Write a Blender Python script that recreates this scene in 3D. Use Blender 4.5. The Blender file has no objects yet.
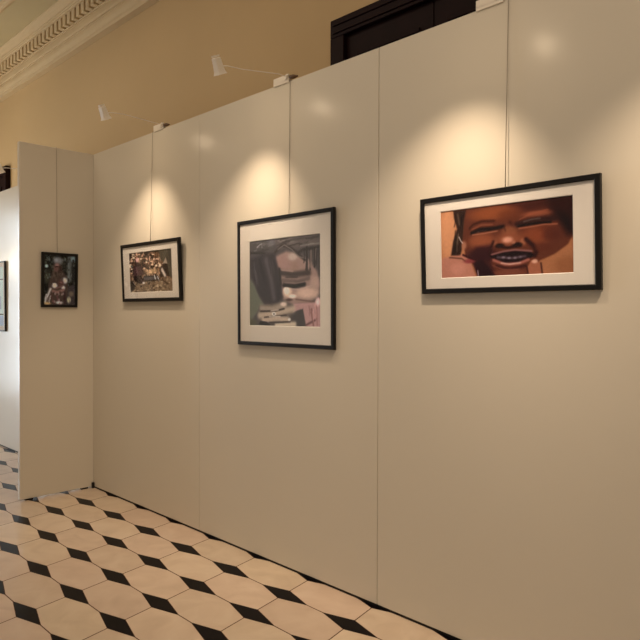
import bpy, bmesh, math, random
import numpy as np
from mathutils import Vector, Matrix

scene = bpy.context.scene
COL = scene.collection
random.seed(3)
PI = math.pi

# ------------------------------------------------------------------ materials
def nodes_of(m):
    m.use_nodes = True
    return m.node_tree, m.node_tree.nodes['Principled BSDF']

def plain(name, col, rough=.5, spec=.5, noise=.0, scale=8, metal=0, bump=0):
    m = bpy.data.materials.new(name)
    nt, b = nodes_of(m)
    b.inputs['Roughness'].default_value = rough
    b.inputs['Specular IOR Level'].default_value = spec
    b.inputs['Metallic'].default_value = metal
    tc = nt.nodes.new('ShaderNodeTexCoord')
    n = nt.nodes.new('ShaderNodeTexNoise'); n.inputs['Scale'].default_value = scale; n.inputs['Detail'].default_value = 5
    nt.links.new(tc.outputs['Object'], n.inputs['Vector'])
    r = nt.nodes.new('ShaderNodeValToRGB')
    r.color_ramp.elements[0].position = .3; r.color_ramp.elements[1].position = .7
    r.color_ramp.elements[0].color = (*[c*(1-noise) for c in col], 1)
    r.color_ramp.elements[1].color = (*[min(1, c*(1+noise)) for c in col], 1)
    nt.links.new(n.outputs['Fac'], r.inputs['Fac'])
    nt.links.new(r.outputs['Color'], b.inputs['Base Color'])
    if bump:
        bp = nt.nodes.new('ShaderNodeBump'); bp.inputs['Strength'].default_value = bump; bp.inputs['Distance'].default_value = .01
        nt.links.new(n.outputs['Fac'], bp.inputs['Height']); nt.links.new(bp.outputs['Normal'], b.inputs['Normal'])
    return m

M = {}
M['panel'] = plain('panel_laminate', (.665, .61, .51), .27, .45, .012, 1.2)
M['panel_edge'] = plain('panel_edge', (.62, .56, .46), .35, .4, .01)
M['wall'] = plain('ochre_paint', (.54, .385, .205), .75, .25, .05, .8, bump=.03)
M['plaster'] = plain('cream_plaster', (.60, .465, .285), .8, .2, .04, 1.5)
M['ceiling'] = plain('ceiling_paint', (.52, .435, .26), .85, .2, .04, 1)
M['dark_wood'] = plain('dark_wood', (.010, .0022, .0025), .5, .10, .25, 6)
M['black'] = plain('black_frame', (.005, .004, .004), .42, .3, .1, 20)
M['mat'] = plain('mat_board', (.88, .84, .79), .8, .2, .008, 30)
M['white_metal'] = plain('white_metal', (.82, .75, .64), .35, .5, .02)
M['steel'] = plain('steel_wire', (.30, .24, .17), .45, .5, .05)
M['brass'] = plain('brown_knob', (.10, .05, .02), .4, .5, .05)
M['foot'] = plain('black_foot_gap_shade', (.012, .010, .009), .5, .3, .05)  # feet and bracket, also the painted shade under the panels
M['window_frame'] = plain('white_window_paint', (.75, .72, .66), .4, .4, .02)
M['handle'] = plain('dark_brass', (.25, .17, .07), .3, .5, .05, metal=1)

def emit(name, col, s):
    m = bpy.data.materials.new(name); m.use_nodes = True
    nt = m.node_tree; nt.nodes.clear()
    e = nt.nodes.new('ShaderNodeEmission'); e.inputs[0].default_value = (*col, 1); e.inputs[1].default_value = s
    o = nt.nodes.new('ShaderNodeOutputMaterial'); nt.links.new(e.outputs[0], o.inputs[0])
    return m
M['daylight'] = emit('daylit_pane', (.82, .92, 1.0), 11.0)
M['lens'] = emit('lamp_lens', (1, .76, .5), 55.0)

def glass():
    m = bpy.data.materials.new('picture_glass'); m.use_nodes = True
    nt = m.node_tree; nt.nodes.clear()
    t = nt.nodes.new('ShaderNodeBsdfTransparent'); g = nt.nodes.new('ShaderNodeBsdfGlossy'); g.inputs['Roughness'].default_value = .03
    f = nt.nodes.new('ShaderNodeFresnel'); f.inputs[0].default_value = 1.45
    mx = nt.nodes.new('ShaderNodeMixShader'); o = nt.nodes.new('ShaderNodeOutputMaterial')
    h = nt.nodes.new('ShaderNodeMath'); h.operation = 'MULTIPLY'; h.inputs[1].default_value = .16
    nt.links.new(f.outputs[0], h.inputs[0]); nt.links.new(h.outputs[0], mx.inputs[0])
    nt.links.new(t.outputs[0], mx.inputs[1]); nt.links.new(g.outputs[0], mx.inputs[2]); nt.links.new(mx.outputs[0], o.inputs[0])
    return m
M['glass'] = glass()

def printed():
    m = bpy.data.materials.new('photo_print'); nt, b = nodes_of(m)
    a = nt.nodes.new('ShaderNodeAttribute'); a.attribute_name = 'ink'
    nt.links.new(a.outputs['Color'], b.inputs['Base Color'])
    b.inputs['Roughness'].default_value = .55; b.inputs['Specular IOR Level'].default_value = .2
    return m
M['print'] = printed()

def stone():
    m = bpy.data.materials.new('beige_stone'); nt, b = nodes_of(m)
    a = nt.nodes.new('ShaderNodeAttribute'); a.attribute_name = 'tile'
    tc = nt.nodes.new('ShaderNodeTexCoord')
    va = nt.nodes.new('ShaderNodeVectorMath'); va.operation = 'MULTIPLY_ADD'; va.inputs[1].default_value = (9, 9, 9)
    nt.links.new(a.outputs['Color'], va.inputs[0]); nt.links.new(tc.outputs['Object'], va.inputs[2])
    n = nt.nodes.new('ShaderNodeTexNoise'); n.inputs['Scale'].default_value = 4; n.inputs['Detail'].default_value = 7; n.inputs['Distortion'].default_value = 1.2
    nt.links.new(va.outputs[0], n.inputs['Vector'])
    r = nt.nodes.new('ShaderNodeValToRGB')
    e = r.color_ramp.elements
    e[0].position = .28; e[0].color = (.50, .385, .285, 1); e[1].position = .75; e[1].color = (.60, .485, .37, 1)
    k = r.color_ramp.elements.new(.5); k.color = (.555, .435, .325, 1)
    nt.links.new(n.outputs['Fac'], r.inputs['Fac'])
    hs = nt.nodes.new('ShaderNodeHueSaturation')
    sp = nt.nodes.new('ShaderNodeSeparateColor'); nt.links.new(a.outputs['Color'], sp.inputs[0])
    mp = nt.nodes.new('ShaderNodeMapRange'); mp.inputs[3].default_value = .92; mp.inputs[4].default_value = 1.07
    nt.links.new(sp.outputs[0], mp.inputs[0]); nt.links.new(mp.outputs[0], hs.inputs['Value'])
    m2 = nt.nodes.new('ShaderNodeMapRange'); m2.inputs[3].default_value = .492; m2.inputs[4].default_value = .506
    nt.links.new(sp.outputs[1], m2.inputs[0]); nt.links.new(m2.outputs[0], hs.inputs['Hue'])
    nt.links.new(r.outputs['Color'], hs.inputs['Color']); nt.links.new(hs.outputs[0], b.inputs['Base Color'])
    n2 = nt.nodes.new('ShaderNodeTexNoise'); n2.inputs['Scale'].default_value = 14; n2.inputs['Detail'].default_value = 4
    nt.links.new(tc.outputs['Object'], n2.inputs['Vector'])
    m3 = nt.nodes.new('ShaderNodeMapRange'); m3.inputs[3].default_value = .31; m3.inputs[4].default_value = .42
    nt.links.new(n2.outputs['Fac'], m3.inputs[0]); nt.links.new(m3.outputs[0], b.inputs['Roughness'])
    b.inputs['Specular IOR Level'].default_value = .35
    return m
M['stone'] = stone()
M['black_stone'] = plain('black_stone', (.003, .002, .003), .3, .07, .4, 12)
M['grout'] = plain('grout', (.10, .045, .028), .8, .2, .15, 20)

# ------------------------------------------------------------------ mesh helpers
def obj(name, bm, mats, parent=None, smooth=False):
    me = bpy.data.meshes.new(name)
    bm.normal_update(); bm.to_mesh(me); bm.free()
    for m in (mats if isinstance(mats, (list, tuple)) else [mats]): me.materials.append(m)
    if smooth:
        for p in me.polygons: p.use_smooth = True
    o = bpy.data.objects.new(name, me); COL.objects.link(o)
    if parent: o.parent = parent
    return o

def thing(name, label, cat, loc=(0, 0, 0), rz=0, group=None):
    o = bpy.data.objects.new(name, None); COL.objects.link(o)
    o.location = loc; o.rotation_euler = (0, 0, rz); o.empty_display_size = .1
    o['label'] = label; o['category'] = cat
    if group: o['group'] = group
    return o

def structure(o, label, cat):
    o['kind'] = 'structure'; o['label'] = label; o['category'] = cat
    return o

def box(bm, a, b, bevel=0, mi=0, mat=None):
    x0, y0, z0 = a; x1, y1, z1 = b
    t = bmesh.new()
    v = [t.verts.new(p) for p in [(x0,y0,z0),(x1,y0,z0),(x1,y1,z0),(x0,y1,z0),(x0,y0,z1),(x1,y0,z1),(x1,y1,z1),(x0,y1,z1)]]
    for f in [(3,2,1,0),(4,5,6,7),(0,1,5,4),(1,2,6,5),(2,3,7,6),(3,0,4,7)]: t.faces.new([v[i] for i in f])
    if bevel: bmesh.ops.bevel(t, geom=list(t.edges), offset=bevel, segments=2, affect='EDGES', profile=.5)
    merge(bm, t, mi, mat)

def merge(bm, t, mi=0, mat=None):
    t.verts.index_update()
    vs = [bm.verts.new(mat @ v.co if mat else v.co) for v in t.verts]
    for f in t.faces:
        g = bm.faces.new([vs[v.index] for v in f.verts]); g.material_index = mi; g.smooth = f.smooth
    t.free()

def tube(bm, pts, r, seg=10, cap=True):
    pts = [Vector(p) for p in pts]; rings = []
    rs = r if isinstance(r, (list, tuple)) else [r]*len(pts)
    for i, p in enumerate(pts):
        d = (pts[min(i+1, len(pts)-1)] - pts[max(i-1, 0)]).normalized()
        ref = Vector((0, 0, 1)) if abs(d.z) < .9 else Vector((1, 0, 0))
        a = d.cross(ref).normalized(); b = d.cross(a).normalized()
        rings.append([bm.verts.new(p + rs[i]*(math.cos(2*PI*k/seg)*a + math.sin(2*PI*k/seg)*b)) for k in range(seg)])
    for A, B in zip(rings, rings[1:]):
        for k in range(seg):
            f = bm.faces.new([A[k], A[(k+1) % seg], B[(k+1) % seg], B[k]]); f.smooth = True
    if cap:
        bm.faces.new(rings[0][::-1]); bm.faces.new(rings[-1])

def loft(bm, loops, cap0=True, cap1=True, close=True):
    R = [[bm.verts.new(p) for p in l] for l in loops]
    n = len(R[0])
    for A, B in zip(R, R[1:]):
        for k in range(n if close else n-1):
            bm.faces.new([A[k], A[(k+1) % n], B[(k+1) % n], B[k]])
    if cap0: bm.faces.new(R[0][::-1])
    if cap1: bm.faces.new(R[-1])

# ------------------------------------------------------------------ setting
XL, XR, YB, YF, ZC = -6.5, 8.0, 0.8, -7.0, 5.15

# stone floor: long octagons with black lozenges at the crossings
A = Vector((.488, 0)); Bv = Vector((.053, -.2737)); O = Vector((.374, -.248))
def build_floor():
    me = bpy.data.meshes.new('floor')
    verts, faces, mi, cols = [], [], [], []
    def add(pts, m, c, z=0):
        i = len(verts); verts.extend([(p.x, p.y, z) for p in pts]); faces.append(list(range(i, i+len(pts)))); mi.append(m); cols.append(c)
    add([Vector((XL-.3, YF)), Vector((XR, YF)), Vector((XR, YB+.05)), Vector((XL-.3, YB+.05))], 2, (.5, .5, .5), -.0012)
    d1, d2, g = .37, .195, .0026
    def shrink(pts, g):
        c = sum(pts, Vector((0, 0)))/len(pts); out = []
        for p in pts:
            d = c-p; out.append(p + d.normalized()*g)
        return out
    for j in range(-5, 27):
        for i in range(-24, 22):
            P = O + A*i + Bv*j
            if not (XL-.6 < P.x < XR and YF-.3 < P.y < YB+.4): continue
            q = [P + A*d1, P + Bv*d2, P - A*d1, P - Bv*d2]
            loz = shrink(q, .001)
            if all(XL-.3 <= v.x <= XR and YF <= v.y <= YB+.05 for v in loz): add(loz[::-1], 1, (.5, .5, .5))
            P10, P11, P01 = P+A, P+A+Bv, P+Bv
            q = [P+A*d1, P10-A*d1, P10+Bv*d2, P11-Bv*d2, P11-A*d1, P01+A*d1, P01-Bv*d2, P+Bv*d2]
            t = shrink(q, g*1.3)
            if all(XL-.3 <= v.x <= XR and YF <= v.y <= YB+.05 for v in t):
                add(t[::-1], 0, (random.random(), random.random(), random.random()))
    me.from_pydata(verts, [], faces)
    for m in ('stone', 'black_stone', 'grout'): me.materials.append(M[m])
    me.polygons.foreach_set('material_index', mi)
    at = me.color_attributes.new('tile', 'FLOAT_COLOR', 'CORNER')
    arr = []
    for p in me.polygons: arr += [*cols[p.index], 1]*p.loop_total
    at.data.foreach_set('color', arr)
    me.update()
    for p in me.polygons:
        if p.normal.z < 0: p.flip()
    o = bpy.data.objects.new('floor', me); COL.objects.link(o)
    return structure(o, 'polished beige stone floor with black lozenge insets', 'floor')
build_floor()

b = bmesh.new(); box(b, (XL-.3, YB, -.05), (XR, YB+.2, ZC+.1))
structure(obj('wall_back', b, M['wall']), 'ochre painted wall rising behind the white panels', 'wall')
b = bmesh.new(); box(b, (XL-.3, YF, ZC), (XR, YB+.2, ZC+.1))
structure(obj('ceiling', b, M['ceiling']), 'plain cream plaster ceiling above the cornice', 'ceiling')

# left wall with one tall french window
WY0, WY1, WZ0, WZ1 = -3.5, -1.6, .05, 3.4
b = bmesh.new()
box(b, (XL-.3, YF, -.05), (XL, WY0, ZC)); box(b, (XL-.3, WY1, -.05), (XL, YB, ZC))
box(b, (XL-.3, WY0, WZ1), (XL, WY1, ZC)); box(b, (XL-.3, WY0, -.05), (XL, WY1, WZ0))
structure(obj('wall_left', b, M['wall']), 'ochre end wall holding the tall bright window', 'wall')
w = thing('window_1', 'tall bright window in the end wall left of the panels', 'window', (XL-.12, (WY0+WY1)/2, WZ0)); w['kind'] = 'structure'
hw, hh = (WY1-WY0)/2, WZ1-WZ0
b = bmesh.new()
for y0, y1 in ((-hw, -hw+.07), (hw-.07, hw), (-.05, .05)): box(b, (-.04, y0, 0), (.04, y1, hh), .006)
for z0 in (0, .95, 1.75, 2.55, hh-.07): box(b, (-.032, -hw+.02, z0), (.032, hw-.02, z0+.06), .004)
obj('window_frame', b, M['window_frame'], w)
b = bmesh.new(); box(b, (-.022, -hw+.03, .02), (-.014, hw-.03, hh-.02)); obj('pane', b, M['daylight'], w)

# cornice with dentils, swept along the back wall
def sweep_x(bm, prof, x0, x1):
    loft(bm, [[(x0, y, z) for y, z in prof], [(x1, y, z) for y, z in prof]])
b = bmesh.new()
prof = [(.80, 4.64), (.722, 4.64), (.718, 4.668), (.735, 4.676), (.735, 4.69), (.722, 4.70), (.708, 4.735), (.706, 4.77), (.716, 4.786), (.716, 4.80),
        (.70, 4.80), (.692, 4.815), (.694, 4.86), (.70, 4.885), (.70, 5.036), (.618, 5.036), (.612, 5.045), (.612, 5.062), (.602, 5.068), (.602, 5.082),
        (.585, 5.09), (.565, 5.105), (.55, 5.125), (.535, 5.138), (.532, 5.16), (.80, 5.16)]
sweep_x(b, prof, XL, XR)
box(b, (XL, .685, 4.895), (XR, .70, 4.912))
x = XL+.02
while x < 3.4:
    box(b, (x, .635, 4.915), (x+.078, .70, 5.036), .004); x += .121
structure(obj('trim_1', b, M['plaster']), 'moulded plaster cornice with a row of dentils', 'cornice')
b = bmesh.new()
sweep_x(b, [(.17, 5.15), (.165, 5.13), (.14, 5.118), (.115, 5.122), (.10, 5.135), (.075, 5.138), (.07, 5.15)], XL, XR)
structure(obj('trim_2', b, M['plaster']), 'thin raised moulding along the ceiling', 'moulding')

def door(name, x0, x1, ztop, label):
    t = thing(name, label, 'door', ((x0+x1)/2, YB, 0)); t['kind'] = 'structure'
    h = (x1-x0)/2
    b = bmesh.new()
    box(b, (-h, -.07, 0), (-h+.13, 0, ztop-.13), .006); box(b, (h-.13, -.07, 0), (h, 0, ztop-.13), .006)
    box(b, (-h, -.07, ztop-.13), (h, 0, ztop), .006); box(b, (-h+.03, -.08, ztop-.105), (h-.03, -.07, ztop-.085), .003); box(b, (-h+.03, -.08, ztop-.05), (h-.03, -.07, ztop-.03), .003)
    obj('door_frame', b, M['dark_wood'], t)
    for s in (0, 1):
        a0, a1 = (-h+.13, -.003) if s == 0 else (.003, h-.13)
        b = bmesh.new(); box(b, (a0, -.035, .01), (a1, -.0, ztop-.13), .003)
        for z0, z1 in ((.25, .95), (1.15, 2.3), (2.45, ztop-.27)):
            for q in ((a0+.1, z0, a1-.1, z0+.03), (a0+.1, z1-.03, a1-.1, z1), (a0+.1, z0+.03, a0+.13, z1-.03), (a1-.13, z0+.03, a1-.1, z1-.03)):
                box(b, (q[0], -.05, q[1]), (q[2], -.035, q[3]), .004)
            box(b, (a0+.18, -.046, z0+.08), (a1-.18, -.035, z1-.08), .008)
        leaf = obj('door_leaf', b, M['dark_wood'], t)
        b = bmesh.new(); cx = a1-.06 if s == 0 else a0+.06
        tube(b, [(cx, -.035, 1.05), (cx, -.075, 1.05), (cx + (.09 if s else -.09), -.08, 1.05)], .009); box(b, (cx-.02, -.04, .98), (cx+.02, -.035, 1.14), .002)
        obj('handle', b, M['handle'], leaf)
    return t
door('door_1', 2.20, 3.95, 3.645, 'very dark wooden double door rising above the panels near top centre')
door('door_2', -5.75, -4.27, 3.645, 'very dark wooden door behind the far panel at left edge')

# ------------------------------------------------------------------ display panels
H = 2.94; PW = 1.6365; G = .0018; GAP = .014; TH = .04
def panel(label, x0, w, loc=(0, 0, 0), rz=0, gap_shade=True, group='free-standing white display panels'):
    t = thing('display_panel', label, 'display panel', loc, rz, group)
    b = bmesh.new(); box(b, (x0+G, 0, GAP), (x0+w-G, TH, H), .0025)
    obj('board', b, M['panel'], t)
    if gap_shade:
        b = bmesh.new(); box(b, (x0+G, .004, 0), (x0+w-G, TH-.004, GAP)); obj('gap_shade_strip', b, M['foot'], t); return t  # black strip painted in as the shade of the gap under the board
    for fx in (x0+.05, x0+w-.11):
        b = bmesh.new(); box(b, (fx, .004, 0), (fx+.06, TH-.004, GAP), .001); obj('foot', b, M['foot'], t)
    return t
panel('white display panel in the corner holding the small framed photograph of a heap', -.04, PW+.04)
panel('white display panel behind the tall framed photograph of folded hands', PW, PW)
panel('wide white display panel behind the framed photograph of a smiling child', 2*PW, PW)
panel('nearest white display panel, running out of the picture at right edge', 3*PW, PW)
panel('narrow white end panel turned toward the viewer at left of the corner', -.632,   .632+.0017, (0, 0, 0), PI/2, False)
panel('bright daylit white panel seen past the narrow end panel at left edge', -3.36, PW, (0, .05, 0))
panel('white panel hidden behind the narrow end panel, next to the daylit one', -3.36+PW, PW, (0, .05, 0))
b = bmesh.new(); box(b, (.001, -.02, 0), (.021, -.001, .05), .002)
o = obj('corner_bracket', b, M['foot']); o['label'] = 'small black bracket on the floor in the corner between panels'; o['category'] = 'bracket'

# ------------------------------------------------------------------ printed photographs
ART = {
 'SMILE': ((190, 116, 74), [
  ('B',[(0.064,0.339)],(216,142,96),(0.0749,0.4328),0.8),
  ('P',[(0.916,0.517),(0.999,0.474),(1.0,1.006),(0.733,0.997),(0.78,0.792)],(178,108,68),0.0167,1),
  ('B',[(0.959,0.9)],(150,85,50),(0.0999,0.1236),0.6),
  ('P',[(0.202,0.022),(1.0,0.0),(0.999,0.488),(0.959,0.626),(0.871,0.738),(0.768,0.814),(0.733,1.003),(0.317,1.005),(0.273,0.827),(0.211,0.69),(0.187,0.458),(0.2,0.233)],(114,52,32),0.0083,1),
  ('P',[(0.814,-0.001),(1.0,0.0),(0.999,0.502),(0.957,0.495),(0.917,0.372),(0.873,0.247)],(36,8,12),0.04,1),
  ('P',[(0.562,0.027),(1.0,0.0),(0.975,0.268),(0.829,0.12),(0.674,0.144)],(72,18,12),0.0466,0.8),
  ('B',[(0.428,0.12)],(156,76,38),(0.1832,0.0989),0.9),
  ('B',[(0.561,0.18)],(118,50,24),(0.0999,0.0927),0.6),
  ('P',[(0.115,0.019),(0.22,0.023),(0.204,0.169),(0.191,0.41),(0.179,0.594),(0.165,0.684),(0.088,0.664),(0.109,0.462),(0.144,0.287),(0.119,0.118)],(62,32,22),0.0083,1),
  ('L',[(0.151,0.076),(0.163,0.225)],(112,84,62),0.0133,0.7),
  ('L',[(0.183,0.099),(0.173,0.325)],(30,15,12),0.0083,0.8),
  ('L',[(0.136,0.384),(0.119,0.612)],(35,18,12),0.01,0.8),
  ('B',[(0.199,0.532)],(176,108,78),(0.0216,0.0618),1),
  ('L',[(0.158,0.404),(0.172,0.462),(0.187,0.497)],(205,175,155),0.0067,1),
  ('B',[(0.338,0.489)],(158,80,48),(0.1032,0.0989),1),
  ('B',[(0.759,0.475)],(146,66,36),(0.1249,0.1175),1),
  ('B',[(0.828,0.355)],(120,50,28),(0.0666,0.0927),0.7),
  ('L',[(0.247,0.3),(0.278,0.248),(0.349,0.214),(0.441,0.229)],(75,28,16),0.015,0.85),
  ('L',[(0.268,0.317),(0.34,0.266),(0.427,0.277)],(150,78,50),0.01,0.8),
  ('L',[(0.264,0.367),(0.331,0.328),(0.447,0.331),(0.511,0.318)],(32,12,12),0.0216,1),
  ('L',[(0.268,0.394),(0.365,0.388),(0.463,0.371)],(168,98,68),0.0083,1),
  ('L',[(0.313,0.357),(0.383,0.347)],(110,80,70),0.0067,0.8),
  ('B',[(0.752,0.191)],(160,80,50),(0.0999,0.0371),0.95),
  ('L',[(0.629,0.249),(0.705,0.193),(0.829,0.155)],(165,84,54),0.0083,0.6),
  ('L',[(0.609,0.312),(0.721,0.28),(0.873,0.276)],(58,20,18),0.0333,0.9),
  ('L',[(0.661,0.283),(0.721,0.262),(0.775,0.261)],(96,70,58),0.01,1),
  ('L',[(0.619,0.332),(0.736,0.319),(0.846,0.323)],(24,8,8),0.0133,1),
  ('L',[(0.625,0.367),(0.72,0.358),(0.797,0.343),(0.89,0.355)],(168,92,62),0.0083,1),
  ('L',[(0.561,0.272),(0.585,0.369)],(70,22,14),0.0233,0.6),
  ('B',[(0.557,0.394)],(146,78,48),(0.0566,0.0804),1),
  ('B',[(0.549,0.501)],(156,80,50),(0.0966,0.0927),1),
  ('B',[(0.54,0.506)],(212,138,108),(0.04,0.0433),1),
  ('B',[(0.653,0.548)],(172,96,62),(0.0233,0.0495),1),
  ('B',[(0.445,0.537)],(150,80,52),(0.02,0.0433),1),
  ('B',[(0.481,0.577)],(28,8,8),(0.0333,0.0309),1),
  ('B',[(0.611,0.581)],(28,8,8),(0.0366,0.0309),1),
  ('L',[(0.462,0.584),(0.542,0.614),(0.637,0.597)],(52,16,12),0.015,1),
  ('B',[(0.345,0.691)],(62,18,24),(0.1166,0.0989),1),
  ('P',[(0.293,0.572),(0.425,0.559),(0.397,0.745),(0.456,0.991),(0.308,1.005),(0.273,0.827)],(70,22,24),0.0233,0.8),
  ('L',[(0.675,0.521),(0.722,0.604),(0.747,0.692),(0.734,0.741)],(52,12,12),0.025,0.9),
  ('L',[(0.433,0.513),(0.407,0.626),(0.403,0.698)],(60,18,14),0.0167,0.8),
  ('P',[(0.399,0.714),(0.492,0.657),(0.591,0.646),(0.709,0.681),(0.731,0.738),(0.674,0.815),(0.577,0.847),(0.477,0.811)],(36,10,15),0.005,1),
  ('L',[(0.42,0.691),(0.509,0.659),(0.595,0.649),(0.713,0.681)],(150,92,80),0.0117,1),
  ('L',[(0.464,0.735),(0.571,0.757),(0.668,0.742)],(92,66,68),0.0167,1),
  ('B',[(0.508,0.74)],(140,112,112),(0.0133,0.0155),1),
  ('B',[(0.55,0.754)],(140,112,112),(0.0133,0.0155),1),
  ('B',[(0.594,0.757)],(134,106,106),(0.0133,0.0155),1),
  ('B',[(0.633,0.749)],(120,94,94),(0.0117,0.0155),1),
  ('L',[(0.433,0.769),(0.521,0.838),(0.623,0.834),(0.69,0.79)],(178,98,78),0.0183,1),
  ('L',[(0.491,0.816),(0.557,0.839),(0.631,0.826)],(206,150,128),0.0083,1),
  ('L',[(0.457,0.853),(0.557,0.901),(0.671,0.87)],(72,24,22),0.0167,0.8),
  ('B',[(0.54,0.955)],(136,68,46),(0.1332,0.0433),1),
  ('P',[(0.003,0.704),(0.08,0.677),(0.178,0.666),(0.247,0.743),(0.264,0.858),(0.292,1.003),(0.0,1.0)],(190,118,92),0.01,1),
  ('B',[(0.145,0.863)],(206,132,106),(0.0666,0.0927),0.7),
  ('L',[(0.076,0.693),(0.177,0.718),(0.21,0.762)],(112,62,42),0.0083,1),
  ('B',[(0.243,0.762)],(152,62,58),(0.0466,0.034),1),
  ('L',[(0.189,0.668),(0.247,0.72),(0.294,0.752)],(70,20,20),0.0117,1),
  ('P',[(0.279,0.802),(0.336,0.738),(0.405,0.889),(0.452,1.004),(0.31,1.005)],(54,14,20),0.01,1),
  ('L',[(0.307,0.901),(0.313,1.002)],(205,175,165),0.005,1),
  ('P',[(0.689,0.993),(0.683,0.886),(0.709,0.807),(0.742,0.787),(0.768,0.85),(0.782,1.001)],(172,97,66),0.0067,1),
  ('B',[(0.734,0.819)],(216,152,122),(0.0216,0.0278),1),
  ('L',[(0.777,0.845),(0.786,0.989)],(84,36,28),0.01,1),
  ('L',[(0.678,0.886),(0.687,0.981)],(70,25,20),0.0083,1),
  ('L',[(0.322,0.358),(0.409,0.349)],(20,8,8),0.005,1),
  ('B',[(0.584,0.546)],(180,110,82),(0.0167,0.0247),0.8),
  ('L',[(0.423,0.843),(0.507,0.908),(0.622,0.913)],(150,80,60),0.0067,0.6),
  ('B',[(0.857,0.478)],(95,36,24),(0.0666,0.0927),0.7),
  ('B',[(0.796,0.645)],(112,46,28),(0.0666,0.0556),0.7),
  ('L',[(0.511,0.309),(0.527,0.383)],(80,30,18),0.0083,0.6),
  ('L',[(0.143,0.306),(0.13,0.428),(0.131,0.514)],(80,50,36),0.0049,0.7),
  ('L',[(0.192,0.147),(0.192,0.217),(0.182,0.307)],(80,50,36),0.0071,0.7),
  ('L',[(0.156,0.36),(0.151,0.424),(0.147,0.511)],(120,90,66),0.006,0.7),
  ('L',[(0.129,0.09),(0.128,0.19),(0.119,0.253)],(40,20,15),0.0056,0.7),
  ('L',[(0.197,0.089),(0.188,0.19),(0.185,0.29)],(40,20,15),0.0069,0.7),
  ('L',[(0.129,0.309),(0.124,0.385),(0.121,0.44)],(40,20,15),0.0065,0.7),
  ('L',[(0.142,0.367),(0.144,0.425),(0.135,0.488)],(120,90,66),0.004,0.7),
  ('L',[(0.184,0.23),(0.173,0.3),(0.173,0.405)],(80,50,36),0.0055,0.7),
  ('L',[(0.154,0.356),(0.141,0.504),(0.139,0.615)],(120,90,66),0.0066,0.7),
 ]),
 'FOLD': ((84, 68, 62), [
  ('P',[(0.372,0.002),(1.0,0.0),(1.0,0.15),(0.699,0.143),(0.417,0.104)],(108,86,74),0.0308,0.7),
  ('P',[(0.0,0.0),(0.372,0.002),(0.371,0.154),(-0.001,0.145)],(84,70,62),0.022,1),
  ('L',[(0.006,0.138),(0.233,0.158)],(52,40,36),0.0176,1),
  ('L',[(0.12,0.084),(0.159,0.056),(0.192,0.046)],(150,130,120),0.011,1),
  ('L',[(0.187,0.049),(0.196,0.09)],(140,120,110),0.0088,1),
  ('B',[(0.326,0.043)],(120,104,98),(0.066,0.0442),0.7),
  ('P',[(-0.003,0.425),(0.089,0.522),(0.148,0.653),(0.23,0.746),(0.159,0.782),(0.086,0.875),(-0.007,0.989)],(106,100,76),0.0176,1),
  ('B',[(0.037,0.969)],(90,80,52),(0.088,0.0531),1),
  ('P',[(0.353,0.224),(0.545,0.158),(0.71,0.196),(0.844,0.273),(0.955,0.398),(0.992,0.551),(0.954,0.684),(0.843,0.737),(0.634,0.753),(0.503,0.695),(0.471,0.534),(0.416,0.389)],(152,112,94),0.022,1),
  ('B',[(0.494,0.295)],(152,108,92),(0.121,0.0884),1),
  ('B',[(0.635,0.225)],(170,138,118),(0.066,0.0424),1),
  ('B',[(0.656,0.331)],(148,106,86),(0.066,0.0495),0.8),
  ('P',[(0.006,0.22),(0.233,0.162),(0.383,0.173),(0.442,0.373),(0.477,0.534),(0.499,0.659),(0.414,0.751),(0.23,0.742),(0.124,0.597),(0.041,0.427)],(60,46,46),0.0264,1),
  ('L',[(0.256,0.236),(0.336,0.494),(0.369,0.675)],(98,80,76),0.0572,0.7),
  ('L',[(0.732,0.102),(0.794,0.099),(0.841,0.086)],(52,40,36),0.0137,0.8),
  ('L',[(0.844,0.115),(0.871,0.102),(0.912,0.104)],(132,110,94),0.0095,0.8),
  ('L',[(0.604,0.025),(0.644,0.018),(0.676,0.015)],(110,90,78),0.008,0.8),
  ('L',[(0.483,0.087),(0.518,0.075),(0.549,0.078)],(52,40,36),0.0066,0.8),
  ('L',[(0.511,0.028),(0.582,0.016),(0.64,0.011)],(132,110,94),0.014,0.8),
  ('L',[(0.495,0.107),(0.539,0.1),(0.565,0.096)],(110,90,78),0.0068,0.8),
  ('L',[(0.487,0.019),(0.514,0.017),(0.547,0.011)],(66,52,46),0.0066,0.8),
  ('L',[(0.432,0.036),(0.475,0.024),(0.511,0.025)],(132,110,94),0.0102,0.8),
  ('L',[(0.426,0.102),(0.46,0.105),(0.484,0.094)],(110,90,78),0.0067,0.8),
  ('L',[(0.596,0.074),(0.616,0.063),(0.65,0.066)],(132,110,94),0.014,0.8),
  ('L',[(0.461,0.027),(0.52,0.019),(0.579,0.011)],(66,52,46),0.0135,0.8),
  ('L',[(0.811,0.044),(0.868,0.044),(0.915,0.029)],(52,40,36),0.0069,0.8),
  ('L',[(0.51,0.06),(0.546,0.049),(0.592,0.048)],(52,40,36),0.012,0.8),
  ('L',[(0.567,0.044),(0.594,0.031),(0.634,0.035)],(110,90,78),0.0119,0.8),
  ('L',[(0.485,0.008),(0.551,-0.002),(0.614,-0.009)],(66,52,46),0.0084,0.8),
  ('L',[(0.837,0.081),(0.87,0.083),(0.917,0.07)],(110,90,78),0.0069,0.8),
  ('L',[(0.579,0.033),(0.644,0.017),(0.705,0.016)],(110,90,78),0.0135,0.8),
  ('L',[(0.454,0.047),(0.494,0.038),(0.521,0.037)],(132,110,94),0.0101,0.8),
  ('L',[(0.913,0.088),(0.958,0.081),(0.996,0.075)],(110,90,78),0.0088,0.8),
  ('L',[(0.876,0.05),(0.93,0.036),(0.983,0.034)],(66,52,46),0.0138,0.8),
  ('L',[(0.495,0.056),(0.543,0.05),(0.589,0.043)],(66,52,46),0.0071,0.8),
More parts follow.
